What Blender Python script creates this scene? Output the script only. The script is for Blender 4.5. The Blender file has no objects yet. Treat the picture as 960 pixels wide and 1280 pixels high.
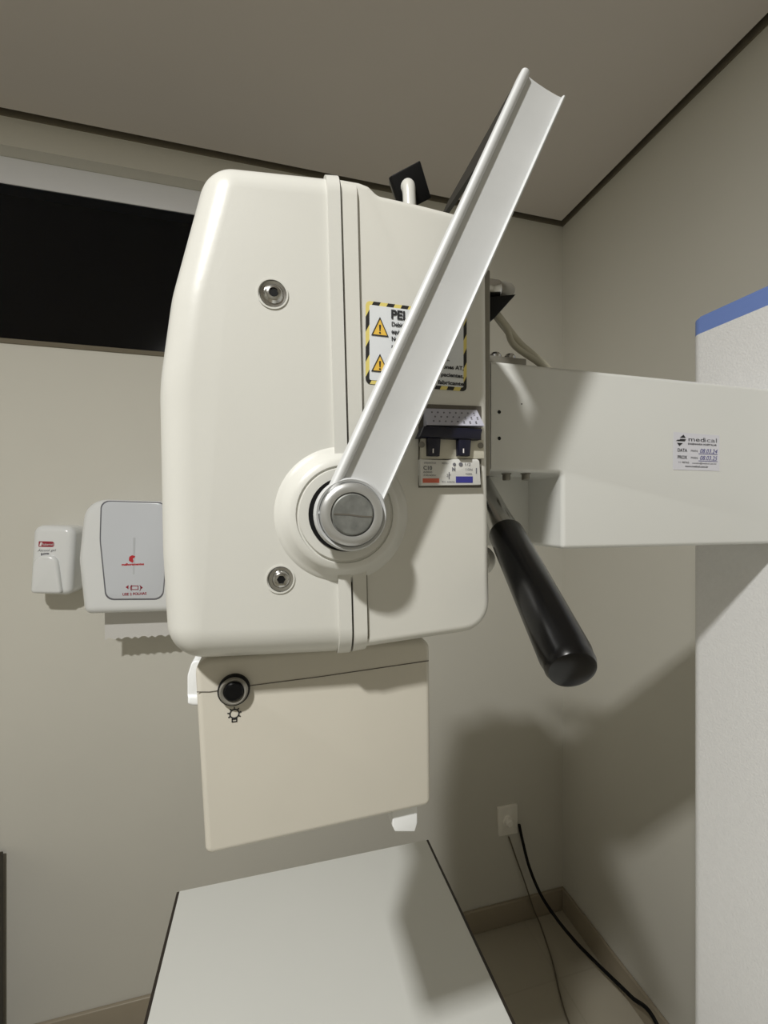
import bpy, bmesh, math
from mathutils import Vector, Matrix

C = bpy.context.scene.collection
PI = math.pi

# ------------------------------------------------------------------ camera model
A = math.radians(14.7)          # heading, clockwise from the back wall's normal
F, CX, CY, H = 530.0, 480.0, 640.0, 1.55
SA, CA = math.sin(A), math.cos(A)


def ray(x, y):
    r = (x - CX) / F
    return Vector((r * CA + SA, CA - r * SA, (CY - y) / F))


def P(x, y, Y):                 # point of the plane Y = const seen at a pixel of the 960x1280 frame
    d = ray(x, y)
    d = d * (Y / d.y)
    return Vector((d.x, d.y, d.z + H))


def PX(x, y, X):
    d = ray(x, y)
    d = d * (X / d.x)
    return Vector((d.x, d.y, d.z + H))


def PZ(x, y, z):
    d = ray(x, y)
    d = d * ((z - H) / d.z)
    return Vector((d.x, d.y, z))


def PD(x, y, t):
    d = ray(x, y) * t
    return Vector((d.x, d.y, d.z + H))


# ------------------------------------------------------------------ materials
def mat(name, col, rough=0.5, metal=0.0, bump=0.0, bscale=200.0, var=0.0, vscale=3.0, coat=0.0, spec=0.5):
    m = bpy.data.materials.new(name)
    m.use_nodes = True
    nt = m.node_tree
    b = nt.nodes['Principled BSDF']
    b.inputs['Base Color'].default_value = (*col, 1)
    b.inputs['Roughness'].default_value = rough
    b.inputs['Metallic'].default_value = metal
    b.inputs['Specular IOR Level'].default_value = spec
    b.inputs['Coat Weight'].default_value = coat
    tc = nt.nodes.new('ShaderNodeTexCoord')
    if var > 0:
        n = nt.nodes.new('ShaderNodeTexNoise')
        n.inputs['Scale'].default_value = vscale
        n.inputs['Detail'].default_value = 4
        nt.links.new(tc.outputs['Object'], n.inputs['Vector'])
        r = nt.nodes.new('ShaderNodeValToRGB')
        r.color_ramp.elements[0].position = .3
        r.color_ramp.elements[1].position = .7
        r.color_ramp.elements[0].color = (*[max(0, c * (1 - var)) for c in col], 1)
        r.color_ramp.elements[1].color = (*[min(1, c * (1 + var)) for c in col], 1)
        nt.links.new(n.outputs['Fac'], r.inputs['Fac'])
        nt.links.new(r.outputs['Color'], b.inputs['Base Color'])
    if bump > 0:
        n = nt.nodes.new('ShaderNodeTexNoise')
        n.inputs['Scale'].default_value = bscale
        n.inputs['Detail'].default_value = 2
        nt.links.new(tc.outputs['Object'], n.inputs['Vector'])
        bp = nt.nodes.new('ShaderNodeBump')
        bp.inputs['Strength'].default_value = bump
        bp.inputs['Distance'].default_value = 0.001
        nt.links.new(n.outputs['Fac'], bp.inputs['Height'])
        nt.links.new(bp.outputs['Normal'], b.inputs['Normal'])
    return m


def stripe_mat(name, c1, c2, freq):
    m = mat(name, c1, .5)
    nt = m.node_tree
    b = nt.nodes['Principled BSDF']
    tc = nt.nodes.new('ShaderNodeTexCoord')
    sx = nt.nodes.new('ShaderNodeSeparateXYZ')
    nt.links.new(tc.outputs['Object'], sx.inputs[0])
    k = nt.nodes.new('ShaderNodeMath'); k.operation = 'MULTIPLY'; k.inputs[1].default_value = -0.45
    nt.links.new(sx.outputs['Z'], k.inputs[0])
    k2 = nt.nodes.new('ShaderNodeMath'); k2.operation = 'MULTIPLY_ADD'
    k2.inputs[1].default_value = 0.9
    nt.links.new(sx.outputs['X'], k2.inputs[0]); nt.links.new(k.outputs[0], k2.inputs[2])
    a = nt.nodes.new('ShaderNodeMath'); a.operation = 'MULTIPLY'; a.inputs[1].default_value = freq
    nt.links.new(k2.outputs[0], a.inputs[0])
    f = nt.nodes.new('ShaderNodeMath'); f.operation = 'FRACT'
    nt.links.new(a.outputs[0], f.inputs[0])
    g = nt.nodes.new('ShaderNodeMath'); g.operation = 'GREATER_THAN'; g.inputs[1].default_value = .5
    nt.links.new(f.outputs[0], g.inputs[0])
    mx = nt.nodes.new('ShaderNodeMix'); mx.data_type = 'RGBA'
    mx.inputs[6].default_value = (*c1, 1); mx.inputs[7].default_value = (*c2, 1)
    nt.links.new(g.outputs[0], mx.inputs[0])
    nt.links.new(mx.outputs[2], b.inputs['Base Color'])
    return m


def tile_mat(name, col, grout, size):
    m = mat(name, col, .28)
    nt = m.node_tree
    b = nt.nodes['Principled BSDF']
    tc = nt.nodes.new('ShaderNodeTexCoord')
    mp = nt.nodes.new('ShaderNodeMapping')
    mp.inputs['Location'].default_value = (.28, .17, 0)
    nt.links.new(tc.outputs['Object'], mp.inputs[0])
    br = nt.nodes.new('ShaderNodeTexBrick')
    br.offset = 0
    br.inputs['Color1'].default_value = (*col, 1)
    br.inputs['Color2'].default_value = (*[c * .95 for c in col], 1)
    br.inputs['Mortar'].default_value = (*grout, 1)
    br.inputs['Scale'].default_value = 1
    br.inputs['Mortar Size'].default_value = .003
    br.inputs['Brick Width'].default_value = size
    br.inputs['Row Height'].default_value = size
    nt.links.new(mp.outputs[0], br.inputs['Vector'])
    nt.links.new(br.outputs['Color'], b.inputs['Base Color'])
    return m


def glass_mat(name):
    m = bpy.data.materials.new(name)
    m.use_nodes = True
    nt = m.node_tree
    for n in list(nt.nodes):
        nt.nodes.remove(n)
    o = nt.nodes.new('ShaderNodeOutputMaterial')
    t = nt.nodes.new('ShaderNodeBsdfTransparent'); t.inputs[0].default_value = (.34, .37, .42, 1)
    g = nt.nodes.new('ShaderNodeBsdfGlossy'); g.inputs['Roughness'].default_value = .06
    f = nt.nodes.new('ShaderNodeFresnel'); f.inputs[0].default_value = 1.4
    mx = nt.nodes.new('ShaderNodeMixShader')
    nt.links.new(f.outputs[0], mx.inputs[0])
    nt.links.new(t.outputs[0], mx.inputs[1]); nt.links.new(g.outputs[0], mx.inputs[2])
    nt.links.new(mx.outputs[0], o.inputs[0])
    return m


M = dict(
    wall=mat('wall_paint', (.62, .605, .545), .75, bump=.12, bscale=90, var=.02, vscale=2),
    ceil=mat('ceiling_paint', (.66, .62, .585), .9, var=.015, vscale=2),
    gap=mat('gap_shade_sill_brown', (.16, .14, .10), .9),  # brown standing for shade in the ceiling gap; also the sill's colour
    base=mat('baseboard_tile', (.33, .285, .215), .35, var=.03),
    floor=tile_mat('floor_tile', (.42, .385, .31), (.385, .35, .28), .45),
    frame=mat('window_frame_white', (.84, .855, .90), .35),
    glass=glass_mat('window_glass'),
    shell=mat('painted_plastic', (.595, .592, .555), .30, bump=.05, bscale=260, var=.012, vscale=14),
    shell2=mat('painted_plastic_warm', (.595, .588, .545), .33, bump=.05, bscale=260, var=.012, vscale=14),
    coll=mat('cream_housing', (.535, .508, .442), .42, bump=.04, bscale=300, var=.025, vscale=12),
    seam=mat('dark_seam', (.10, .09, .075), .7),
    arm=mat('arm_paint', (.62, .625, .60), .28, bump=.03, bscale=200),
    column=mat('column_paint', (.70, .70, .70), .55, bump=.45, bscale=420, var=.02, vscale=200),
    blue=mat('blue_trim', (.15, .23, .53), .5),
    alu=mat('brushed_aluminium', (.56, .57, .575), .55, metal=.2, bump=.03, bscale=500, var=.03, vscale=30),
    alu2=mat('hub_aluminium', (.50, .505, .50), .36, metal=.75),
    dmetal=mat('dark_hub_disc', (.17, .175, .165), .45, metal=.3, var=.25, vscale=160),
    steel=mat('bright_steel', (.50, .495, .48), .2, metal=1),
    dsteel=mat('plate_metal', (.22, .21, .18), .45, metal=.5),
    black=mat('black_plastic', (.002, .002, .0022), .24, spec=.36),
    mblack=mat('matt_black', (.005, .005, .0055), .6, spec=.2),
    dgrey=mat('dark_grey_sheet', (.022, .021, .018), .55, spec=.3),
    grey=mat('grey_ring', (.22, .21, .185), .4, metal=.3),
    navy=mat('navy_toggle', (.003, .0035, .016), .4),
    lilac=mat('breaker_grey', (.40, .40, .47), .5),
    cream=mat('breaker_cream', (.55, .53, .45), .45),
    bwhite=mat('breaker_label_white', (.62, .62, .60), .5),
    ink=mat('black_ink', (.012, .012, .014), .6),
    gink=mat('grey_ink', (.13, .13, .15), .6),
    bink=mat('blue_ink', (.03, .03, .22), .6),
    rink=mat('red_ink', (.50, .02, .03), .5),
    orink=mat('orange_red_ink', (.55, .12, .07), .5),
    wink=mat('white_ink', (.75, .72, .72), .5),
    maroon=mat('maroon_label', (.30, .012, .03), .45),
    sticker=mat('white_sticker', (.66, .68, .70), .4),
    sticker2=mat('silver_sticker', (.60, .60, .65), .4),
    yellow=mat('warning_yellow', (.74, .47, .07), .45),
    hazard=stripe_mat('hazard_stripes', (.66, .55, .16), (.012, .011, .01), 118),
    abs=mat('white_abs', (.74, .755, .76), .22, coat=.3),
    abspanel=mat('panel_plastic', (.60, .625, .67), .2, coat=.4),
    paper=mat('paper', (.62, .61, .59), .9, bump=.1, bscale=400),
    laminate=mat('white_laminate', (.70, .71, .685), .42, var=.01, bump=.03, bscale=500),
    edge=mat('dark_edge_band', (.025, .018, .013), .5),
    tmetal=mat('table_pedestal', (.25, .25, .25), .5),
    cabinet=mat('dark_wood', (.035, .028, .015), .5, var=.2, vscale=20),
    outlet=mat('outlet_plastic', (.86, .84, .78), .4),
    plug=mat('plug_plastic', (.92, .90, .85), .4),
    strand=mat('brown_strand', (.13, .11, .08), .6),
    hose=mat('cable_sheath', (.40, .38, .30), .55),
    lens=mat('black_lens', (.003, .003, .0035), .25, spec=.2),
)


# ------------------------------------------------------------------ builders
def tag(o, label=None, cat=None, group=None, kind=None):
    if label: o['label'] = label
    if cat: o['category'] = cat
    if group: o['group'] = group
    if kind: o['kind'] = kind
    return o


def empty(name, loc, label, cat):
    o = bpy.data.objects.new(name, None)
    o.empty_display_size = .05
    C.objects.link(o)
    o.location = loc
    return tag(o, label, cat)


def obj(name, bm, m, parent=None, smooth=True, angle=35, kind=None, label=None):
    bmesh.ops.recalc_face_normals(bm, faces=bm.faces[:])
    me = bpy.data.meshes.new(name)
    bm.to_mesh(me); bm.free()
    for x in (m if isinstance(m, (list, tuple)) else [m]):
        me.materials.append(x)
    if smooth:
        for p in me.polygons: p.use_smooth = True
        me.set_sharp_from_angle(angle=math.radians(angle))
    o = bpy.data.objects.new(name, me)
    C.objects.link(o)
    # origin at the mesh centre so that object coordinates stay local
    c = sum((Vector(b) for b in o.bound_box), Vector()) / 8
    me.transform(Matrix.Translation(-c))
    if parent:
        o.parent = parent
        o.matrix_parent_inverse = Matrix.Identity(4)
        off = Vector()
        p = parent
        while p:
            off += p.location
            p = p.parent
        o.location = c - off
    else:
        o.location = c
    if kind: o['kind'] = kind
    if label: o['label'] = label
    return o


def box(bm, x0, x1, y0, y1, z0, z1, bev=0, seg=3):
    r = bmesh.ops.create_cube(bm, size=1)
    vs = r['verts']
    for v in vs:
        v.co = Vector(((x0 + x1) / 2 + v.co.x * (x1 - x0), (y0 + y1) / 2 + v.co.y * (y1 - y0), (z0 + z1) / 2 + v.co.z * (z1 - z0)))
    if bev:
        es = list({e for v in vs for e in v.link_edges})
        bmesh.ops.bevel(bm, geom=es, offset=bev, segments=seg, profile=.5, affect='EDGES', clamp_overlap=True)
    return bm


def nb(*a, **k):
    return box(bmesh.new(), *a, **k)


def round_poly(pts, n=6):
    """pts: (x, z, radius) -> list of (x, z) with filleted corners"""
    out = []
    N = len(pts)
    for i, (x, z, r) in enumerate(pts):
        p = Vector((x, z))
        if r <= 0:
            out.append((x, z)); continue
        a = Vector(pts[i - 1][:2]) - p
        b = Vector(pts[(i + 1) % N][:2]) - p
        la, lb = a.length, b.length
        a.normalize(); b.normalize()
        ang = a.angle(b)
        d = min(r / math.tan(ang / 2), la * .49, lb * .49)
        rr = d * math.tan(ang / 2)
        c = p + (a + b).normalized() * (rr / math.sin(ang / 2))
        s, e = p + a * d - c, p + b * d - c
        tot = s.angle_signed(e)
        for k in range(n + 1):
            t = -tot * k / n
            v = Vector((s.x * math.cos(t) - s.y * math.sin(t), s.x * math.sin(t) + s.y * math.cos(t)))
            out.append((c.x + v.x, c.y + v.y))
    return out


def prism(bm, pts, y0, y1, front=0, back=0, skip=None, seg=6):
    """polygon (x, z) extruded along Y; front/back rims rounded except edges for which skip(x, z, x, z)"""
    q = []
    for p in pts:
        if not q or math.hypot(p[0] - q[-1][0], p[1] - q[-1][1]) > 1e-6: q.append((p[0], p[1]))
    pts = q
    n = len(pts)
    area = sum(pts[i][0] * pts[(i + 1) % n][1] - pts[(i + 1) % n][0] * pts[i][1] for i in range(n))
    if area < 0: pts = pts[::-1]
    V = [Vector(p) for p in pts]
    dr = [(V[(i + 1) % n] - V[i]).normalized() for i in range(n)]
    wt = [0.0 if (skip and skip(*V[i], *V[(i + 1) % n])) else 1.0 for i in range(n)]
    off = []
    for i in range(n):
        d1, d2 = dr[i - 1], dr[i]
        n1, n2 = Vector((-d1.y, d1.x)), Vector((-d2.y, d2.x))      # inward
        det = n1.x * n2.y - n1.y * n2.x
        w1, w2 = wt[i - 1], wt[i]
        if abs(det) < 1e-3:
            off.append((n1 + n2).normalized() * (w1 + w2) / 2)
        else:
            off.append(Vector(((w1 * n2.y - w2 * n1.y) / det, (n1.x * w2 - n2.x * w1) / det)))
    dmax = 1e9
    for i in range(n):
        j = (i + 1) % n
        rate = -(off[j] - off[i]).dot(dr[i])
        if rate > 1e-6: dmax = min(dmax, (V[j] - V[i]).length / rate)
    def ring(d, y): return [bm.verts.new((v.x + o.x * d, y, v.y + o.y * d)) for v, o in zip(V, off)]
    front, back = min(front, dmax * .98), min(back, dmax * .98)
    rings = []
    if front:
        for k in range(seg, 0, -1):
            a = PI / 2 * k / seg
            rings.append(ring(front * (1 - math.cos(a)), y0 + front * (1 - math.sin(a))))
    rings.append(ring(0, y0 + front))
    rings.append(ring(0, y1 - back))
    if back:
        for k in range(1, seg + 1):
            a = PI / 2 * k / seg
            rings.append(ring(back * (1 - math.cos(a)), y1 - back * (1 - math.sin(a))))
    bm.faces.new(rings[0])
    bm.faces.new(rings[-1][::-1])
    for p, r in zip(rings, rings[1:]):
        for i in range(n):
            j = (i + 1) % n
            bm.faces.new((p[i], r[i], r[j], p[j]))
    return bm


def px_poly(pts, Y, n=6):
    """pixel outline (x, y, fillet in mm) on the plane Y"""
    o = []
    for p in pts:
        q = P(p[0], p[1], Y)
        o.append((q.x, q.z, (p[2] if len(p) > 2 else 0) * .001))
    return round_poly(o, n)


def frame_of(d):
    d = d.normalized()
    u = d.cross(Vector((0, 0, 1)))
    if u.length < 1e-4: u = d.cross(Vector((1, 0, 0)))
    u.normalize()
    return u, u.cross(d)


def lathe(bm, o, d, prof, n=40, cap=True):
    """prof: list of (radius, distance along d)"""
    o, d = Vector(o), Vector(d).normalized()
    u, w = frame_of(d)
    rings = []
    for r, h in prof:
        if r < 1e-6:
            rings.append([bm.verts.new(o + d * h)])
        else:
            rings.append([bm.verts.new(o + d * h + (u * math.cos(2 * PI * k / n) + w * math.sin(2 * PI * k / n)) * r) for k in range(n)])
    for A_, B_ in zip(rings, rings[1:]):
        for k in range(n):
            j = (k + 1) % n
            if len(A_) == 1 and len(B_) == 1: continue
            if len(A_) == 1: bm.faces.new((A_[0], B_[k], B_[j]))
            elif len(B_) == 1: bm.faces.new((A_[k], B_[0], A_[j]))
            else: bm.faces.new((A_[k], B_[k], B_[j], A_[j]))
    if cap:
        for R_ in (rings[0], rings[-1]):
            if len(R_) > 1: bm.faces.new(R_)
    return bm


def smooth_path(pts, n=8):
    pts = [Vector(p) for p in pts]
    q = [pts[0] * 2 - pts[1]] + pts + [pts[-1] * 2 - pts[-2]]
    out = []
    for i in range(1, len(q) - 2):
        p0, p1, p2, p3 = q[i - 1:i + 3]
        for k in range(n):
            t = k / n
            out.append(.5 * (2 * p1 + (p2 - p0) * t + (2 * p0 - 5 * p1 + 4 * p2 - p3) * t * t + (3 * p1 - p0 - 3 * p2 + p3) * t ** 3))
    out.append(pts[-1])
    return out


def tube(bm, pts, r, n=12):
    rings = []
    u = None
    for i, p in enumerate(pts):
        d = (pts[min(i + 1, len(pts) - 1)] - pts[max(i - 1, 0)]).normalized()
        if u is None: u, _ = frame_of(d)
        u = (u - d * u.dot(d)).normalized()
        w = d.cross(u)
        rr = r(i / (len(pts) - 1)) if callable(r) else r
        rings.append([bm.verts.new(p + (u * math.cos(2 * PI * k / n) + w * math.sin(2 * PI * k / n)) * rr) for k in range(n)])
    for a, b in zip(rings, rings[1:]):
        for k in range(n):
            bm.faces.new((a[k], b[k], b[(k + 1) % n], a[(k + 1) % n]))
    bm.faces.new(rings[0]); bm.faces.new(rings[-1][::-1])
    return bm


def flat(bm, pts, y):           # thin flat polygon (x, z) facing the room at depth y, 0.2 mm thick
    return prism(bm, pts, y, y + .0002)


def text(bm, s, x, z, y, h, align='LEFT', width=None, bold=0.0, shear=0.0):
    cu = bpy.data.curves.new('t', 'FONT')
    cu.body = s
    cu.size = 1
    cu.align_x = align
    cu.offset = bold
    cu.shear = shear
    cu.resolution_u = 3
    o = bpy.data.objects.new('t', cu)
    C.objects.link(o)
    dg = bpy.context.evaluated_depsgraph_get()
    me = bpy.data.meshes.new_from_object(o.evaluated_get(dg))
    xs = [v.co.x for v in me.vertices] or [0, 1]
    k = h / .72
    kx = k if width is None else width / max(1e-6, max(xs) - min(xs))
    for v in me.vertices:
        v.co = Vector((x + v.co.x * kx, y, z + v.co.y * k))
    bm.from_mesh(me)
    bpy.data.objects.remove(o)
    bpy.data.curves.remove(cu)
    bpy.data.meshes.remove(me)
    return bm


def circ(x, z, r, n=24):
    return [(x + r * math.cos(2 * PI * k / n), z + r * math.sin(2 * PI * k / n)) for k in range(n)]


# ------------------------------------------------------------------ the room
XL, XR, YF, YB, ZC = -2.3, 1.10, -2.3, 1.43, 2.67
WX0, WX1, WZ0 = -1.5, .16, P(0, 428, YB).z
WZ1 = P(0, 180, YB).z
bm = bmesh.new()
TOP = ZC + .09
box(bm, XL - .1, WX0, YB, YB + .105, 0, TOP)
box(bm, WX1, XR + .1, YB, YB + .105, 0, TOP)
box(bm, WX0, WX1, YB, YB + .105, 0, WZ0)
box(bm, WX0, WX1, YB, YB + .105, WZ1, TOP)
bmesh.ops.remove_doubles(bm, verts=bm.verts[:], dist=1e-5)
obj('wall_back', bm, M['wall'], smooth=False, kind='structure')
obj('wall_right', nb(XR, XR + .1, YF, YB, 0, TOP), M['wall'], smooth=False, kind='structure')
obj('wall_left', nb(XL - .1, XL, YF, YB, 0, TOP), M['wall'], smooth=False, kind='structure')
obj('wall_front', nb(XL - .1, XR + .1, YF - .1, YF, 0, TOP), M['wall'], smooth=False, kind='structure')
obj('floor', nb(XL - .1, XR + .1, YF - .1, YB + .14, -.1, 0), M['floor'], smooth=False, kind='structure')
G = .026
obj('ceiling', nb(XL + G, XR - G, YF + G, YB - G, ZC, ZC + .02), M['ceil'], smooth=False, kind='structure')
for i, b_ in enumerate(((XL, XR, YB - .004, YB), (XL, XR, YF, YF + .004), (XL, XL + .004, YF, YB), (XR - .004, XR, YF, YB))):
    obj('gap_shade_%d' % (i + 2), nb(*b_, ZC - .002, TOP), M['gap'], smooth=False, kind='structure')  # dark strips on the walls, painting the shade inside the ceiling gap
obj('gap_shade_1', nb(XL - .1, XR + .1, YF - .1, YB + .14, TOP, TOP + .05), M['gap'], smooth=False, kind='structure')  # cover above the ceiling, in the same painted gap shade
obj('baseboard_back', nb(XL, XR, YB - .012, YB, 0, .085, bev=.003), M['base'], kind='structure')
obj('baseboard_right', nb(XR - .012, XR, YF, YB - .012, 0, .085, bev=.003), M['base'], kind='structure')

# window: white frame with a dark night pane
win = bpy.data.objects.new('window_1', None); C.objects.link(win)
win.location = ((WX0 + WX1) / 2, YB + .08, WZ0); win['kind'] = 'structure'
bm = bmesh.new()
ft = .078
box(bm, WX0, WX1, YB + .045, YB + .10, WZ1 - ft, WZ1, bev=.002)
box(bm, WX0, WX0 + .04, YB + .045, YB + .10, WZ0 + .012, WZ1 - ft)
box(bm, WX1 - .04, WX1, YB + .045, YB + .10, WZ0 + .012, WZ1 - ft)
obj('window_frame', bm, M['frame'], win)
obj('window_sill', nb(WX0, WX1, YB - .004, YB + .105, WZ0 - .001, WZ0 + .012), M['gap'], win)
obj('window_pane', nb(WX0 + .04, WX1 - .04, YB + .049, YB + .053, WZ0 + .012, WZ1 - ft), M['glass'], win)

# ------------------------------------------------------------------ X-ray machine
mach = empty('xray_machine', (.62, .30, 0), 'white X-ray machine with rounded tube head on an arm from a blue-topped column', 'x-ray machine')
YH = .26
Y1 = .43

# front cover (left half of the head)
seam_x = lambda z: None
L = [(418, 229), (404, 228), (258, 213, 23), (214, 375, 120), (199, 482, 150), (203, 690, 200), (211, 824, 23), (420, 814), (434, 813)]
pl = px_poly(L, YH + .017, 12)
sx = [P(418, 229, YH + .017), P(434, 813, YH + .017)]
def on_seam(x, z, x2, z2, s=sx):
    def near(x, z):
        t = (z - s[0].z) / (s[1].z - s[0].z)
        return abs(x - (s[0].x + (s[1].x - s[0].x) * t)) < .002
    return near(x, z) and near(x2, z2)
bm = prism(bmesh.new(), pl, YH, Y1, front=.021, back=.015, skip=on_seam, seg=10)
front = obj('front_cover', bm, M['shell'], mach, angle=50)
lip = px_poly([(418.5, 228.5), (403.5, 227.5), (420, 815), (434.5, 814)], YH + .017)
def on_side(x, z, x2, z2): return abs(z - z2) > .1
bm = prism(bmesh.new(), lip, YH - .0028, Y1 + .003, front=.0205, seg=10, skip=on_side)
obj('cover_lip', bm, M['shell'], front)

# rear housing (right half)
Rr = [(602.5, 283, 13), (604, 560, 200), (608, 783, 20), (448, 807), (440, 810), (423, 231), (446, 235), (459, 240, 6), (470, 251, 6), (520, 262)]
pl = px_poly(Rr, YH + .008)
s2 = [P(423, 231, YH + .008), P(440, 810, YH + .008)]
bm = prism(bmesh.new(), pl, YH, Y1, front=.0145, back=.01, skip=lambda a, b, c, d: on_seam(a, b, c, d, s2), seg=6)
rear = obj('rear_housing', bm, M['shell2'], mach, angle=50)
lip = px_poly([(424, 226), (442, 229), (456, 813), (440, 816)], YH + .008)
bm = prism(bmesh.new(), lip, YH - .002, Y1 + .003, front=.0150, seg=8, skip=on_side)
obj('housing_lip', bm, M['shell2'], rear)
strip = px_poly([(442, 243), (446.5, 244), (461, 798), (457, 799)], YH)
obj('seam_edge', prism(bmesh.new(), strip, YH - .0004, YH + .004), M['dsteel'], rear, label='thin grey line beside the raised lip')
gap = px_poly([(417, 231), (425, 232), (441.5, 810), (433, 811)], YH + .017)
obj('seam_gasket', prism(bmesh.new(), gap, YH + .0008, Y1, front=.0205, seg=10, skip=on_side), M['seam'], mach, label='dark rubber line between the two covers')

# cover bolts
for (x, y, r) in ((342, 367.5, 16), (351.5, 724, 15)):
    c = P(x, y, YH)
    R = .0005 * r
    bt = obj('cover_bolt', lathe(bmesh.new(), (c.x, YH + .002, c.z), (0, -1, 0),
                                 [(R * 1.02, 0), (R * 1.02, .0020), (R * .94, .0026), (R * .72, .0023), (R * .68, .0026), (R * .62, .0036), (R * .50, .0043), (R * .34, .0045), (R * .34, .0032), (0, .0032)], 32),
             M['steel'], mach, label='steel button-head bolt with washer')
    obj('hex_socket', lathe(bmesh.new(), (c.x, YH - .0014, c.z), (0, -1, 0), [(R * .33, 0), (R * .33, .0006), (0, .0006)], 6), M['mblack'], bt)
    obj('bolt_recess', lathe(bmesh.new(), (c.x - .0006, YH + .001, c.z), (0, -1, 0), [(R * 1.02, 0), (R * 1.14, .0), (R * 1.14, .0016), (R * 1.02, .0016)], 32, cap=False), M['shell'], bt)

# pivot boss and hub
hub = P(439.5, 643, .232)
HX, HZ = hub.x, hub.z
YC = (0, -1, 0)
boss = obj('pivot_boss', lathe(bmesh.new(), (HX, YH + .004, HZ), YC,
           [(.044, 0), (.0425, .0035), (.0395, .0052), (.0375, .0065), (.0345, .0105), (.0325, .0122), (.0295, .0128), (.0290, .0118), (.0282, .0118), (.0275, .0135), (.0225, .0138)], 64), M['shell'], mach, angle=60)
obj('gap_ring', lathe(bmesh.new(), (HX, YH - .0093, HZ), YC, [(.0222, 0), (.0222, .0012), (.018, .0012)], 48), M['mblack'], boss)

# handle bar: long aluminium channel swinging up from the hub
YW = .2345
def bp(x, y): return P(x, y, .2305)
L0, L1, R0, R1 = bp(396.5, 642), bp(656, 80), bp(477, 638), bp(711, 116)
prof = []
for k in range(9):
    t = PI * k / 8
    prof.append((.085 - .085 * math.cos(t), -.0024 * math.sin(t) - .0005))
prof.append((.178, .0006))
for k in range(1, 8):
    u = .178 + (.93 - .178) * k / 8
    prof.append((u, .0006 + .0005 * math.sin(PI * k / 8)))
prof.append((.93, .0004))
for k in range(1, 7):
    t = PI * k / 6
    prof.append((.965 - .035 * math.cos(t), -.0016 * math.sin(t)))
prof += [(1.0, .0050), (0, .0050)]
bm = bmesh.new()
rings = []
for s in (0.0, .25, .5, .75, 1.0):
    l, r = L0.lerp(L1, s), R0.lerp(R1, s)
    ring = []
    for u, dy in prof:
        q = l.lerp(r, u)
        ring.append(bm.verts.new((q.x, YW + dy, q.z)))
    rings.append(ring)
n = len(prof)
for a, b in zip(rings, rings[1:]):
    for k in range(n):
        bm.faces.new((a[k], a[(k + 1) % n], b[(k + 1) % n], b[k]))
bm.faces.new(rings[0]); bm.faces.new(rings[-1][::-1])
bar = obj('handle_bar', bm, M['alu'], mach, angle=40, label='long flat aluminium bar with rolled edges')
# rounded lower end around the hub, with the bead carried around it
obj('bar_end', lathe(bmesh.new(), (HX, YW + .005, HZ), YC, [(.0198, 0), (.0205, .001), (.0205, .0065), (.0195, .0080), (.0182, .0072), (.0182, .0045)], 48), M['alu'], bar)
kn = obj('hub_knob', lathe(bmesh.new(), (HX, YW + .002, HZ), YC, [(.0174, 0), (.0178, .003), (.0178, .0052), (.0172, .0070), (.0158, .0080), (.0138, .0084), (.0122, .0080), (.0116, .0066), (.0110, .0066), (.0, .0066)], 56), M['alu2'], mach, label='round aluminium hub ring')
obj('hub_disc', lathe(bmesh.new(), (HX, YW - .0044, HZ), YC, [(.0114, 0), (.0114, .0016), (.0108, .0021), (0, .0021)], 48), M['dmetal'], kn, label='dark grey slotted disc')
bm = bmesh.new()
for s in (0,):
    q = [(-.0105, .0007), (-.003, .0004), (.004, -.0006), (.0107, -.0009), (.0107, -.0017), (.004, -.0014), (-.003, -.0004), (-.0105, -.0001)]
    flat(bm, [(HX + a, HZ + b) for a, b in q], YW - .0067)
obj('disc_slot', bm, M['seam'], kn)

# dark plate joining the bar to its far side
bm = bmesh.new()
dn = Vector((L1.x - L0.x, 0, L1.z - L0.z)).normalized()
nn = Vector((-dn.z, 0, dn.x))
vs = []
for sv, y in ((.775, YW + .001), (.985, YW + .001), (.985, .345), (.91, .345)):
    p = L0.lerp(L1, sv)
    for k in (-.003, 0):
        vs.append(bm.verts.new((p.x + nn.x * k, y, p.z + nn.z * k)))
for f in ((0, 2, 4, 6), (1, 7, 5, 3), (0, 1, 3, 2), (2, 3, 5, 4), (4, 5, 7, 6), (6, 7, 1, 0)):
    bm.faces.new([vs[i] for i in f])
obj('cross_plate', bm, M['dgrey'], mach, smooth=False, label='dark grey plate running back behind the bar')

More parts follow.
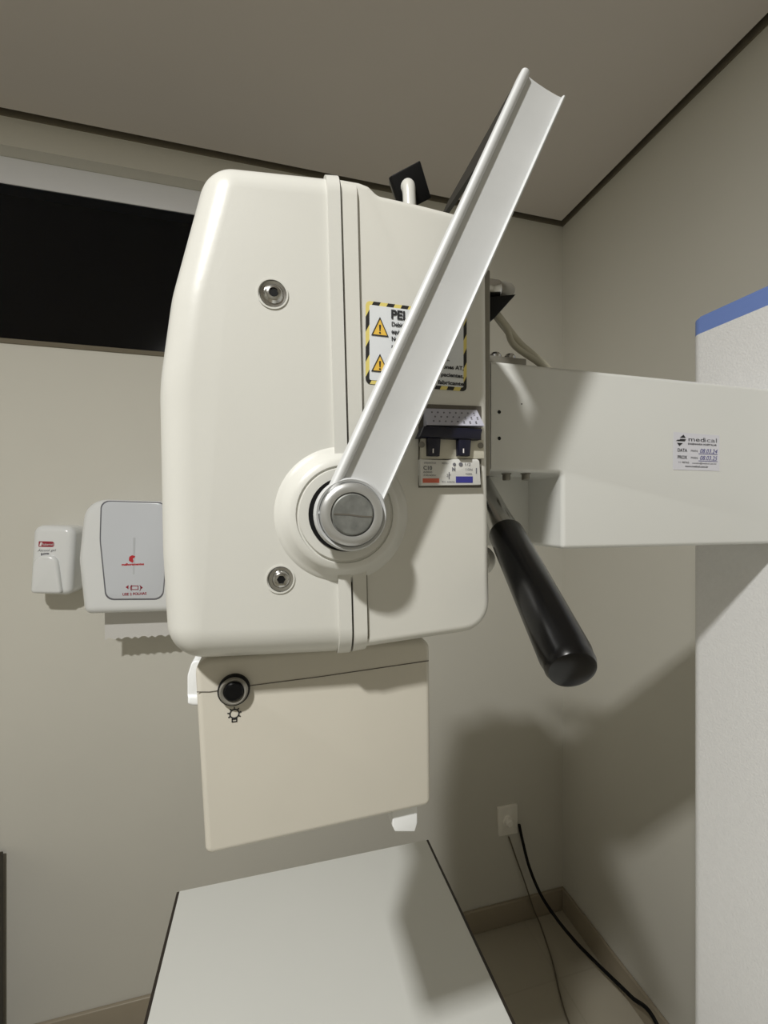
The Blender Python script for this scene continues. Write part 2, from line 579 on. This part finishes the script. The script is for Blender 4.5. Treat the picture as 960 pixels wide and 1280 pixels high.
# hazard sticker
ws = YH - .0004
q0, q1 = P(457, 376, YH), P(583, 489.5, YH)
sx0, sx1, sz1, sz0 = q0.x, q1.x, q0.z, q1.z
bz = [(sx0, sz0, .003), (sx0, sz1, .003), (sx1, sz1, .003), (sx1, sz0, .003)]
st = obj('warning_sticker', flat(bmesh.new(), round_poly(bz), ws), M['hazard'], mach, smooth=False, label='white sticker with black and yellow striped border')
e = .0024
obj('sticker_face', flat(bmesh.new(), round_poly([(sx0 + e, sz0 + e, .001), (sx0 + e, sz1 - e, .001), (sx1 - e, sz1 - e, .001), (sx1 - e, sz0 + e, .001)]), ws - .0002), M['sticker'], st, smooth=False)
bi, by = bmesh.new(), bmesh.new()
bk = bmesh.new()
for (ty, by_) in ((398, 419), (444, 464)):
    a, b, c = P(474.5, ty, YH), P(464.5, by_, YH), P(484.5, by_ + .5, YH)
    flat(by, round_poly([(b.x, b.z, .0006), (a.x, a.z, .0006), (c.x, b.z, .0006)], 3), ws - .0004)
    cx, cz = a.x, (a.z + 2 * b.z) / 3
    def sc(p, k): return (cx + (p[0] - cx) * k, cz + (p[1] - cz) * k)
    tri = [(b.x, b.z), (a.x, a.z), (c.x, b.z)]
    for i in range(3):
        o1, o2 = tri[i], tri[(i + 1) % 3]
        flat(bk, [sc(o1, 1.08), sc(o2, 1.08), sc(o2, .90), sc(o1, .90)], ws - .0006)
    flat(bk, [(a.x - .0006, cz + .0030), (a.x + .0006, cz + .0030), (a.x + .0003, cz - .0008), (a.x - .0003, cz - .0008)], ws - .0006)
    flat(bk, circ(a.x, cz - .0020, .0006, 10), ws - .0006)
obj('warning_triangle', by, M['yellow'], st, smooth=False)
tl = P(488, 395, YH)
text(bk, 'PELIGRO', tl.x, tl.z - .0018, ws - .0006, .0056, bold=.035, width=.030)
for i, t in enumerate(('Debido al alto voltaje de este', 'equipo su apertura es peligrosa.', 'No abrir el cabezal sin antes', 'a desconectar la corriente', 'y esperar cinco minutos.')):
    text(bk, t, tl.x + .0004, tl.z - .0066 - i * .0047, ws - .0006, .0027, bold=.03, width=.040)
tr = P(579, 460, YH)
for i, t in enumerate(('rayos X, radiaciones AT,', 'expuestos los pacientes,', 'consulte al fabricante')):
    text(bk, t, tr.x, tr.z - .0018 - i * .0052, ws - .0006, .0026, align='RIGHT', bold=.03, width=.040)
obj('sticker_print', bk, M['ink'], st, smooth=False)
bi.free()

# circuit breaker let into the rear housing
def Q(x, y, Y=YH): 
    p = P(x, y, Y); return p.x, p.z
fx0, fz1 = Q(523, 503); fx1, fz0 = Q(604, 611)
cb = obj('circuit_breaker', prism(bmesh.new(), [Q(524, 575), Q(525, 548), Q(602, 551), Q(603, 574)], YH - .0032, YH + .004, front=.0008, seg=2), M['cream'], mach, label='two-pole circuit breaker with navy toggle')
obj('breaker_recess', prism(bmesh.new(), [Q(523, 609.5), Q(523, 505), Q(601, 508), Q(601, 609.5)], YH - .0006, YH + .001), M['seam'], cb, smooth=False)
bm = bmesh.new()
pts = [Q(529, 534), Q(529, 511), Q(595, 513), Q(599, 535)]
a = [bm.verts.new((x, YH - d, z)) for (x, z), d in zip(pts, (.0075, .0012, .0012, .0075))]
b = [bm.verts.new((x, YH + .001, z)) for x, z in pts]
bm.faces.new(a); bm.faces.new(b[::-1])
for i in range(4): bm.faces.new((a[i], b[i], b[(i + 1) % 4], a[(i + 1) % 4]))
tc_ = obj('terminal_cover', bm, M['lilac'], cb, smooth=False, label='grey sloped terminal cover')
bm = bmesh.new()
for r_, (yy, dd) in enumerate(((517, .0035), (523, .0050), (529, .0066))):
    for k in range(8):
        x, z = Q(537 + k * 7.4 + (r_ % 2) * 3, yy + k * .2)
        flat(bm, circ(x, z, .0006, 8), YH - dd - .0007)
obj('vent_hole', bm, M['gink'], tc_, smooth=False)['kind'] = 'stuff'
bm = bmesh.new()
YT = YH - .0085
prism(bm, [Q(524, 546, YT), Q(530, 532, YT), Q(604, 536, YT), Q(601, 549.5, YT)], YT, YT + .008, front=.0012, seg=2)
for x0 in (536, 574):
    prism(bm, [Q(x0 + .5, 569, YT), Q(x0, 546, YT), Q(x0 + 16.5, 547, YT), Q(x0 + 15, 569.5, YT)], YT + .001, YT + .007, front=.001, seg=2)
tg = obj('toggle_bar', bm, M['navy'], cb)
for x0 in (541.5, 579.5):
    bm = bmesh.new()
    prism(bm, [Q(x0, 566, YT), Q(x0, 560.5, YT), Q(x0 + 1.2, 560.5, YT), Q(x0 + 1.2, 566, YT)], YT + .0007, YT + .0010)
    obj('toggle_mark', bm, M['wink'], tg, smooth=False)
fl = prism(bmesh.new(), px_poly([(526, 607, .4), (525, 574, .4), (560, 575), (566, 574, 1), (599, 574, 2), (601, 606, .6)], YH - .004), YH - .0042, YH + .002, front=.001, seg=2)
face = obj('breaker_face', fl, M['bwhite'], cb)
yf = YH - .0044
def R_(bm, x0, y0, x1, y1): return flat(bm, [Q(x0, y1, yf), Q(x0, y0, yf), Q(x1, y0, yf), Q(x1, y1, yf)], yf)
obj('red_stripe', R_(bmesh.new(), 528.5, 598, 549, 603.5), M['orink'], face, smooth=False)
obj('blue_patch', R_(bmesh.new(), 570, 595.5, 591, 603.5), M['bink'], face, smooth=False)
bm = bmesh.new()
def T(bm, s, x, y, hpx, wpx=None, **k):
    xx, zz = Q(x, y, yf); w = None if wpx is None else Q(x + wpx, y, yf)[0] - xx
    text(bm, s, xx, zz, yf - .0001, hpx * .00049, width=w, **k)
T(bm, 'C10', 529, 587, 5, 11, bold=.03)
T(bm, 'DISJUNTOR', 530, 579.5, 2.2, 15); T(bm, '400V~', 552, 579.8, 2.2, 9)
T(bm, '6000', 529, 591, 2.4, 11); T(bm, '230/400V', 529, 595, 2.4, 16)
T(bm, 'N', 565, 588.5, 4.5, bold=.06); T(bm, '1/2', 580, 582, 4, 7); T(bm, 'I ON', 582, 588, 3, 8); T(bm, 'NBR', 582, 593.5, 2.6, 8)
T(bm, 'IEC 60898', 552, 603, 2, 16); T(bm, '2P', 558, 596, 4, 5)
for cxp, r in ((568, .0011), (576, .0014)):
    x, z = Q(cxp, 580.5, yf)
    flat(bm, circ(x, z, r, 14), yf - .0001)
R_(bm, 595, 585, 596.2, 592); R_(bm, 561, 590, 562, 599); 
obj('breaker_print', bm, M['gink'], face, smooth=False)
for (x, y) in ((527, 556), (600.5, 557)):
    bm = bmesh.new()
    c = Q(x, y, YH - .003)
    lathe(bm, (c[0], YH - .0031, c[1]), YC, [(.0020, 0), (.0020, .0006), (0, .0006)], 16)
    obj('terminal_screw', bm, M['grey'], cb)

# mounting plate between head and arm
pm = P(607.5, 345, YH + .012); pm1 = P(612.5, 592, YH + .012)
obj('mount_plate', nb(pm.x - .010, P(613, 450, YH + .018).x, YH + .018, Y1 - .01, P(608, 594, YH + .012).z, P(608, 330, YH + .012).z, bev=.001), M['dsteel'], mach, label='grey metal plate behind the head')
c = P(607, 700, YH + .05)
obj('side_button', lathe(bmesh.new(), (c.x - .002, YH + .05, c.z), (1, 0, 0), [(.010, 0), (.010, .004), (.007, .007), (0, .0075)], 28), M['shell2'], mach)

# arm
YA, YA2, YA3 = .336, .390, .430
ax0 = P(614, 500, YA).x
zt, zb = P(640, 453, YA).z, P(800, 684, YA).z
AXE = .61
bm = bmesh.new()
zn, xn = P(660, 590, YA).z, P(703, 640, YA).x
front_out = round_poly([(ax0, zt, 0), (AXE, zt, 0), (AXE, zb, 0), (xn, zb, .004), (xn, zn, .004), (ax0, zn, 0)])
prism(bm, front_out, YA, YA2 + .001, front=.006, seg=5, skip=lambda a, b, c, d: (abs(a - ax0) < 1e-4 and abs(c - ax0) < 1e-4) or (a > AXE - .001 and c > AXE - .001))
prism(bm, [(ax0, zt - .0002), (AXE, zt - .0002), (AXE, zb + .0003), (ax0, zb + .0003)], YA2, YA3, back=.006, seg=4)
arm = obj('arm', bm, M['arm'], mach, angle=50, label='wide white horizontal arm')
for (x, y) in ((624, 515), (624, 548), (652, 505)):
    bm = bmesh.new()
    c = P(x, y, YA); r = .0016 if x < 640 else .0006
    lathe(bm, (c.x, YA + .001, c.z), YC, [(r, 0), (r, .0013), (0, .0013)], 18)
    obj('screw_hole', bm, M['mblack'], arm, smooth=False)
for (x, y) in ((633, 594.5), (657, 591)):
    c = P(x, y, YA + .018 if x < 640 else YA + .012)
    b_ = obj('hanging_bolt', lathe(bmesh.new(), (c.x, c.y, zn + .001), (0, 0, -1), [(.0046, 0), (.0046, .0018), (.0036, .002), (.0036, .0068), (.003, .0075), (0, .0075)], 6 * 4), M['dsteel'], arm, label='metal bolt head under the arm')
# service sticker
sy = YA - .0003
c0, c1 = P(841, 540, YA), P(899, 589, YA)
bx0, bx1, bz1, bz0 = c0.x, c1.x, c0.z - .0004, P(841, 587, YA).z
s2_ = obj('service_sticker', flat(bmesh.new(), [(bx0, bz0), (bx0 + .0006, bz1 + .0006), (bx1, bz1 - .0004), (bx1 + .0002, bz0)], sy), M['sticker2'], arm, smooth=False, label='small silver service sticker with handwriting')
W_, H_ = bx1 - bx0, bz1 - bz0
def S(u, v): return bx0 + u * W_, bz1 - v * H_
bm = bmesh.new()
def ST(bm, s, u, v, h, w=None, **k):
    x, z = S(u, v); text(bm, s, x, z, sy - .0002, h * H_, width=None if w is None else w * W_, **k)
def tri(bm, pts): flat(bm, [S(*p) for p in pts], sy - .0003)
tri(bm, [(.14, .13), (.215, .05), (.26, .13)]); tri(bm, [(.08, .275), (.20, .275), (.13, .36)])
tri(bm, [(.06, .225), (.09, .19), (.26, .19), (.24, .225)]); tri(bm, [(.14, .165), (.27, .165), (.25, .185), (.14, .185)])
ST(bm, 'med', .31, .215, .12, .34); grey_text = bmesh.new(); ST(grey_text, 'ical', .655, .215, .12, .27)
ST(bm, 'ENGENHARIA HOSPITALAR', .31, .31, .05, .62, bold=.02)
ST(bm, 'DATA', .09, .51, .09, .20, bold=.02); ST(bm, 'MAN:', .37, .50, .06, .15)
ST(bm, 'PROX', .09, .70, .09, .20, bold=.02); ST(bm, 'MAN:', .37, .69, .06, .15)
ST(bm, '11 98765', .10, .82, .05, .22); ST(bm, 'contato@medical.com.br', .40, .825, .045, .53)
ST(bm, 'www.medical.com.br', .25, .92, .05, .50, bold=.02)
obj('sticker_print', bm, M['ink'], s2_, smooth=False)
obj('sticker_grey_print', grey_text, M['gink'], s2_, smooth=False)
bm = bmesh.new()
pass
ST(bm, '08.03.24', .56, .52, .12, .38, shear=.3); ST(bm, '08.03.25', .56, .71, .12, .38, shear=.3)
for v in (.55, .745): tri(bm, [(.54, v), (.54, v - .012), (.95, v - .012), (.95, v)])
obj('sticker_handwriting', bm, M['bink'], s2_, smooth=False)

# bracket on top of the arm with two bolts
c = P(613, 447, YA + .01); c2 = P(656, 447, YA + .01)
br_ = obj('arm_bracket', nb(c.x - .004, c2.x, YA + .007, YA + .034, zt - .001, zt + .0075, bev=.001), M['dsteel'], arm)
for x in (619, 637):
    c = P(x, 445, YA + .015)
    obj('bracket_bolt', lathe(bmesh.new(), (c.x, c.y, zt + .0070), (0, 0, 1), [(.0055, 0), (.0055, .0035), (.0035, .006), (0, .0065)], 24), M['steel'], br_)

# column
X0 = .545
yfar = PX(862.5, 650, X0).y
zc = PX(868, 408, X0).z
zcol = PX(900, 417, X0).z
col_out = lambda r: round_poly([(X0, .12, r), (X0, yfar, r), (.85, yfar, r), (.85, .12, r)])
def vprism(bm, pts, z0, z1, bev=0):
    a = [bm.verts.new((x, y, z0)) for x, y in pts]; b = [bm.verts.new((x, y, z1)) for x, y in pts]
    n = len(pts)
    bm.faces.new(a[::-1]); bm.faces.new(b)
    for i in range(n): bm.faces.new((a[i], a[(i + 1) % n], b[(i + 1) % n], b[i]))
    if bev:
        bmesh.ops.bevel(bm, geom=[bm.edges.get((b[i], b[(i + 1) % n])) for i in range(n)], offset=bev, segments=3, profile=.5, affect='EDGES', clamp_overlap=True)
    return bm
ZT = PX(930, 394, X0).z
colm = obj('column', vprism(bmesh.new(), col_out(.014), 0.0, ZT), M['column'], mach, angle=50, label='wide white textured column')
obj('column_cap', vprism(bmesh.new(), col_out(.014), ZT, ZT + .022, .003), M['blue'], colm, angle=50, label='blue cap band')

# lever with black grip
g0, g1 = PD(632.5, 667, .345), PD(714, 834, .222)
gd = (g1 - g0).normalized()
gl = (g1 - g0).length
lv = obj('lever_rod', lathe(bmesh.new(), g0 - gd * .105, gd, [(.0085, 0), (.0104, .001), (.0108, .075), (.0120, .100), (.0120, .108)], 32), M['steel'], mach, label='steel lever with black grip')
obj('lever_grip', lathe(bmesh.new(), g0, gd, [(.0128, 0), (.0140, .0015), (.0142, gl * .5), (.0143, gl - .008), (.0136, gl - .004), (.0136, gl - .001), (.0124, gl + .002), (.010, gl + .003), (0, gl + .003)], 40), M['black'], lv, label='glossy black grip')

# collimator under the head
YCo = .288
ko = px_poly([(243.5, 823, 9), (536, 797, 8), (537.5, 1004, 5), (257, 1067, 5)], YCo + .003)
co = obj('collimator', prism(bmesh.new(), ko, YCo, .405, front=.004, seg=5), M['coll'], mach, angle=50, label='cream collimator box under the head')
bm = bmesh.new()
sm = [(246, 865), (262, 865), (282, 862), (310, 857.5), (400, 846), (536, 826)]
up = [Q(x, y - .5, YCo - .0003) for x, y in sm]; lo = [Q(x, y + .5, YCo - .0003) for x, y in sm]
flat(bm, up + lo[::-1], YCo - .0003)
obj('seam_line', bm, M['seam'], co, smooth=False)
c = P(292, 864, YCo - .004)
kk = obj('light_switch', lathe(bmesh.new(), (c.x, YCo + .001, c.z), YC, [(.0098, 0), (.0098, .0042), (.0092, .0050), (.0086, .0050), (.0086, .0044)], 40), M['mblack'], co, label='round black push switch')
obj('switch_ring', lathe(bmesh.new(), (c.x, YCo - .0034, c.z), YC, [(.0088, 0), (.0088, .0008), (.0078, .0016), (.0064, .0010), (.0060, .0002)], 40), M['grey'], kk)
obj('switch_button', lathe(bmesh.new(), (c.x, YCo - .0034, c.z), YC, [(.0060, 0), (.0060, .0018), (.0052, .0026), (.003, .0028), (0, .0024)], 32), M['lens'], kk)
c = P(293, 892, YCo)
bm = bmesh.new()
def ringflat(bm, cx, cz, r0, r1, y, n=24):
    for k in range(n):
        a, b = 2 * PI * k / n, 2 * PI * (k + 1) / n
        flat(bm, [(cx + r0 * math.cos(a), cz + r0 * math.sin(a)), (cx + r1 * math.cos(a), cz + r1 * math.sin(a)), (cx + r1 * math.cos(b), cz + r1 * math.sin(b)), (cx + r0 * math.cos(b), cz + r0 * math.sin(b))], y)
yl = YCo - .0003
ringflat(bm, c.x, c.z, .0024, .0031, yl)
for k in range(7):
    t = math.radians(-30 + k * 40)
    d = (math.cos(t), math.sin(t)); p_ = (-d[1] * .00035, d[0] * .00035)
    flat(bm, [(c.x + d[0] * .003 + p_[0], c.z + d[1] * .003 + p_[1]), (c.x + d[0] * .0043 + p_[0], c.z + d[1] * .0043 + p_[1]), (c.x + d[0] * .0043 - p_[0], c.z + d[1] * .0043 - p_[1]), (c.x + d[0] * .003 - p_[0], c.z + d[1] * .003 - p_[1])], yl)
for (x0, x1, z0, z1) in ((-.0017, .0017, -.0054, -.0048), (-.0017, -.0011, -.0054, -.0029), (.0011, .0017, -.0054, -.0029), (-.0017, .0017, -.0038, -.0032)):
    flat(bm, [(c.x + x0, c.z + z0), (c.x + x0, c.z + z1), (c.x + x1, c.z + z1), (c.x + x1, c.z + z0)], yl)
obj('lamp_symbol', bm, M['ink'], co, smooth=False, label='black lamp symbol')
# white side knob and underside stop
ys = YCo + .02
obj('side_latch', prism(bmesh.new(), px_poly([(252, 826, 4), (240, 826, 6), (234, 845, 10), (234, 874, 2), (255, 876)], ys), ys, ys + .03, front=.004, seg=4), M['abs'], co, label='white rounded latch on the left side')
obj('latch_foot', prism(bmesh.new(), px_poly([(234, 870), (234, 881, 2), (240, 883, 2), (256, 883), (256, 870)], ys - .002), ys - .002, ys + .03, front=.002, seg=3), M['abs'], co)
ys = YCo + .006
bm = prism(bmesh.new(), px_poly([(490.5, 1009), (521.5, 1004), (522, 1029, 1), (519, 1040, 1), (494, 1040, 1), (491, 1034, 1)], ys), ys, ys + .03, front=.002, seg=3)
obj('underside_stop', bm, M['abs'], co, label='small white tab under the box')

# connector on top of the head: pale spout carrying a black square socket
yc = .335
b0 = P(514.5, 268, yc); b1 = P(511.5, 237, yc)
zr = P(520, 262, YH).z
sp = smooth_path([Vector((b0.x, yc, zr - .006)), Vector((b0.x, yc, zr + .001)), Vector(((b0.x + b1.x) / 2, yc, (zr + b1.z) / 2)), b1 + Vector((0, .001, 0)), b1 + Vector((0, .008, .006))])
spout = obj('cable_spout', tube(bmesh.new(), sp, lambda t: .0054 + max(0, .35 - t) * .010 + max(0, t - .72) * .006, 20), M['shell'], mach, label='pale curved cable spout')
cc = P(512.5, 235, yc + .0075)
bm = nb(-.0135, .0135, -.005, .005, -.0135, .0135, bev=.001)
rot = Matrix.Translation(cc) @ Matrix.Rotation(math.radians(28), 4, 'X') @ Matrix.Rotation(math.radians(-31), 4, 'Y')
bmesh.ops.transform(bm, matrix=rot, verts=bm.verts[:])
obj('cable_socket', bm, M['mblack'], mach, label='black square cable socket on top of the head')
bm = nb(-.0128, .0128, .005, .012, -.0128, .0128, bev=.002)
bmesh.ops.transform(bm, matrix=rot, verts=bm.verts[:])
obj('socket_back', bm, M['grey'], mach)

# rear connector, black bracket and cables
c = P(611, 362, .36); c2 = P(646, 366, .36)
rc = obj('rear_connector', lathe(bmesh.new(), (c.x - .004, .36, c.z), (1, 0, 0), [(.0085, 0), (.0085, .014), (.0083, .0145), (.0083, .0245), (.0065, .0275), (0, .028)], 32), M['dsteel'], mach, label='grey cylindrical rear connector')
obj('connector_band', lathe(bmesh.new(), (c.x - .0045, .36, c.z), (1, 0, 0), [(.0086, 0), (.0092, .001), (.0092, .0125), (.0086, .0135)], 32), M['steel'], rc, label='bright steel band')
pr = [P(600, 378, .355), P(638, 374, .355), P(612, 403, .355), P(600, 410, .355)]
bm = prism(bmesh.new(), [(p.x, p.z) for p in pr], .345, .37, front=.001, seg=2)
obj('rear_bracket', bm, M['mblack'], mach, label='black triangular bracket')
for k, (mx, off, rr) in enumerate(((646, 0, .0030), (654, .006, .0042))):
    pts = [P(620, 393, .36 + off), P(633, 410, .362 + off), P(mx - 3, 432, .366 + off), P(676 + k * 3, 456, .372 + off), P(690 + k * 3, 475, .378 + off)]
    obj('machine_cable', tube(bmesh.new(), smooth_path(pts), rr, 12), M['hose'], mach, label='thick beige machine cable' if k else 'thin beige machine cable')

# ------------------------------------------------------------------ table
TZ = .75
tl, trr = PZ(225, 1108, TZ), PZ(540, 1052, TZ)
tx0, tx1, tyb = tl.x - .004, trr.x - .006, .975
tb = empty('examination_table', ((tx0 + tx1) / 2, .35, 0), 'white laminate table with thin dark edge below the X-ray head', 'table')
obj('tabletop', nb(tx0 + .0055, tx1 - .0055, -.35, tyb, TZ - .022, TZ, bev=.0006, seg=1), M['laminate'], tb)
bm = bmesh.new()
e = .0055
box(bm, tx0, tx0 + e, -.35, tyb, TZ - .023, TZ - .0003, bev=.001); box(bm, tx1 - e, tx1, -.35, tyb, TZ - .023, TZ - .0003, bev=.001)
obj('edge_band', bm, M['edge'], tb, label='dark edge band')
obj('pedestal', nb(-.06, .24, -.15, .70, .03, TZ - .022, bev=.01), M['tmetal'], tb)
obj('foot_plate', nb(-.10, .28, -.22, .78, 0, .03, bev=.006), M['tmetal'], tb)

# ------------------------------------------------------------------ wall dispensers
# soap
ysp = YB - .085
sd = empty('soap_dispenser', (P(66, 700, ysp).x, YB, P(66, 740, ysp).z), 'small white wall soap dispenser with maroon label, left of the towel dispenser', 'soap dispenser')
o_ = [(35, 743, 18.5), (40, 656, 24), (93, 658, 24), (89, 745, 18.5)]
body = obj('housing', prism(bmesh.new(), px_poly(o_, ysp), ysp, YB, front=.018, seg=6), M['abs'], sd, angle=60)
yq = ysp - .0006
c = px_poly([(48, 683.5, 2), (48.5, 676.5, 2), (67.5, 677, 5), (67.5, 683.8, 5)], yq)
ml = obj('maroon_label', flat(bmesh.new(), c, yq), M['maroon'], sd, smooth=False)
bm = bmesh.new()
def TW(bm, s, x, y, hpx, wpx, yy, **k):
    a, b = P(x, y, yy), P(x + wpx, y, yy)
    text(bm, s, a.x, a.z, yy, hpx * (P(x, y - 1, yy).z - a.z), width=b.x - a.x, **k)
TW(bm, 'Rubbermaid', 53, 682, 3, 13.5, yq - .0004)
flat(bm, px_poly([(49, 682.5), (50.5, 678), (53, 677.8), (51.5, 682.5)], yq - .0004), yq - .0004)
obj('label_print', bm, M['wink'], ml, smooth=False)
bm = bmesh.new()
TW(bm, 'Álcool gel', 47, 689.5, 3, 23, yq, shear=.2); TW(bm, 'REFIL.', 51, 695, 3.6, 12.5, yq, bold=.05)
obj('housing_print', bm, M['gink'], sd, smooth=False)
ypl = ysp - .010
pv = px_poly([(37, 742, 9.5), (40, 695, 60), (70, 692, 60), (77, 743, 9.5)], ypl)
obj('push_lever', prism(bmesh.new(), pv, ypl, ysp + .004, front=.009, seg=5), M['abs'], sd, angle=60)

# towel dispenser
yt = YB - .17
td = empty('towel_dispenser', (P(166, 700, yt).x, YB, P(166, 768, yt).z), 'large white paper towel dispenser with grey-blue panel and red logo', 'towel dispenser')
o_ = [(103, 769, 21), (96, 700, 60), (104, 623, 55), (228, 627, 55), (238, 700, 60), (232, 765, 21)]
obj('housing', prism(bmesh.new(), px_poly(o_, yt), yt, YB, front=.02, seg=6), M['abs'], td, angle=60)
yp = yt - .003
pn = [(133, 749, 22), (125.5, 675, 200), (127, 626.5, 20), (206, 629, 20), (209.5, 675, 200), (203, 748.5, 22)]
pan = obj('front_panel', prism(bmesh.new(), px_poly(pn, yp), yp, yt + .004, front=.0025, seg=3), M['abspanel'], td, angle=60)
pn2 = [(132, 750.2, 22), (124.5, 675, 200), (126, 625.5, 20), (207, 628, 20), (210.5, 675, 200), (204, 749.7, 22)]
obj('panel_gap', prism(bmesh.new(), px_poly(pn2, yt), yt - .0006, yt + .003), M['gink'], td, smooth=False)
yq = yp - .0006
bm = bmesh.new()
flat(bm, px_poly([(165.5, 703.5), (161, 701, 4), (161.5, 696, 4), (165, 694, 2), (169, 695), (168, 697.5), (166, 698), (167, 702, 2)], yq), yq)
TW(bm, 'melhoramentos', 152, 707, 2.8, 28, yq, bold=.05)
obj('red_logo', bm, M['rink'], pan, smooth=False)
bm = bmesh.new()
TW(bm, 'USE 2 FOLHAS', 153, 744.5, 3.2, 30, yq, bold=.03)
TW(bm, '(', 162, 737, 6, 2.2, yq); TW(bm, ')', 174, 737, 6, 2.2, yq)
flat(bm, px_poly([(157, 734), (160.5, 731.5), (160.5, 736.5)], yq), yq); flat(bm, px_poly([(178.5, 734.5), (175.5, 732), (175.5, 737)], yq), yq)
for (x0, y0, x1, y1) in ((164, 732, 173, 732.9), (164, 736.5, 173, 737.4), (164, 732, 164.9, 737.4), (172.1, 732, 173, 737.4)):
    flat(bm, px_poly([(x0, y1), (x0, y0), (x1, y0), (x1, y1)], yq), yq)
obj('panel_print', bm, M['maroon'], pan, smooth=False)
bm = bmesh.new()
flat(bm, px_poly([(166, 718), (166.3, 672), (169.2, 672), (168, 718)], yp - .0004), yp - .0004)
obj('sight_slot', bm, mat('slot_grey', (.50, .52, .55), .4), pan, smooth=False)
# towel sheet hanging out
ytw = YB - .10
pts = [(131, 798)]
bot = []
for k in range(25):
    x = 131 + k * 4.2
    bot.append((x, 799 - k * .25 + (1.3 if (k * 7) % 5 < 2 else -1.0)))
sh = [(131, 758)] + bot + [(232, 752)]
sheet = obj('paper_towel', prism(bmesh.new(), [(P(x, y, ytw).x, P(x, y, ytw).z) for x, y in sh], ytw, ytw + .0012), M['paper'], smooth=False)
tag(sheet, 'white paper towel sheet with ragged edge hanging under the towel dispenser', 'paper towel')

# ------------------------------------------------------------------ outlet, black cable and thin brown tube
yo = YB - .008
a, b = P(623, 1011, yo), P(648, 1044, yo)
ot = empty('power_outlet', ((a.x + b.x) / 2, YB, b.z), 'small cream wall outlet with white plug low beside the corner', 'outlet')
obj('cover_plate', prism(bmesh.new(), px_poly([(623.5, 1046, 2), (622.5, 1010.5, 2), (647, 1005.5, 2), (647.5, 1041.5, 2)], yo), yo, YB, front=.003, seg=3), M['outlet'], ot)
c = P(636, 1028, yo - .01)
obj('plug', lathe(bmesh.new(), (c.x, yo + .001, c.z), YC, [(.019, 0), (.019, .004), (.0135, .005), (.0135, .018), (.010, .022), (0, .023)], 28), M['plug'], ot, label='round white plug')
pts = [P(649, 1031, YB - .012), PD(653, 1050, 1.60), PD(662, 1085, 1.58), PD(677, 1120, 1.55), PD(697, 1150, 1.50), PD(722, 1180, 1.43), PD(752, 1210, 1.34), PD(788, 1245, 1.23), PD(822, 1282, 1.13),
       Vector((.93, .72, .10)), Vector((.85, .55, .07)), Vector((.74, yfar + .007, .07))]
cb_ = obj('power_cable', tube(bmesh.new(), smooth_path(pts), .0055, 12), M['mblack'])
tag(cb_, 'black power cable drooping from the wall outlet toward the column', 'cable')
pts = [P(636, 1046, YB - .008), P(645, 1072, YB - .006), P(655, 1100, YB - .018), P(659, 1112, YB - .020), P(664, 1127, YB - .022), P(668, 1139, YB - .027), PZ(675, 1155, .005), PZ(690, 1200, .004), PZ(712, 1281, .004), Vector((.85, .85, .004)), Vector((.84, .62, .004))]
c_ = obj('thin_strand', tube(bmesh.new(), smooth_path(pts), .0026, 10), M['strand'])  # thin brown tube down the wall and along the floor
tag(c_, 'thin brown cord running down the wall below the outlet onto the floor', 'strand')

# low dark cabinet at the left edge of the frame
ck = P(3.2, 1065, 1.41)
cab = empty('low_cabinet', (ck.x - .25, 1.2, 0), 'dark low cabinet against the back wall at the left edge', 'cabinet')
obj('carcass', nb(ck.x - .5, ck.x, 1.02, 1.415, 0, ck.z, bev=.003), M['cabinet'], cab)
d_ = obj('cabinet_door', nb(ck.x - .49, ck.x - .01, 1.002, 1.02, .05, ck.z - .02, bev=.003), M['cabinet'], cab)
obj('handle', nb(ck.x - .06, ck.x - .045, .985, 1.003, ck.z - .2, ck.z - .08, bev=.003), M['steel'], d_)

# ------------------------------------------------------------------ light, world, camera
def area(name, loc, target, size, power, col):
    l = bpy.data.lights.new(name, 'AREA')
    l.shape = 'SQUARE'; l.size = size; l.energy = power; l.color = col
    o = bpy.data.objects.new(name, l)
    C.objects.link(o)
    o.location = loc
    o.rotation_euler = (Vector(target) - Vector(loc)).to_track_quat('-Z', 'Y').to_euler()
    return o


area('ceiling_light', (-.66, -.50, ZC - .012), (-.66, -.50, 0), .09, 42, (1, .99, .955))
w = bpy.data.worlds.new('night'); bpy.context.scene.world = w
w.use_nodes = True
w.node_tree.nodes['Background'].inputs[0].default_value = (.25, .35, .6, 1)
w.node_tree.nodes['Background'].inputs[1].default_value = .004

cam = bpy.data.cameras.new('camera')
co_ = bpy.data.objects.new('camera', cam)
C.objects.link(co_)
co_.location = (0, 0, H)
co_.rotation_euler = (PI / 2, 0, -A)
cam.sensor_fit = 'HORIZONTAL'
cam.sensor_width = 36
cam.lens = F / 960 * 36
cam.clip_start = .01
sc_ = bpy.context.scene
sc_.camera = co_
sc_.view_settings.view_transform = 'Standard'
sc_.view_settings.look = 'None'
sc_.view_settings.exposure = 0
sc_.view_settings.gamma = 1
sc_.cycles.max_bounces = 10
sc_.cycles.diffuse_bounces = 6
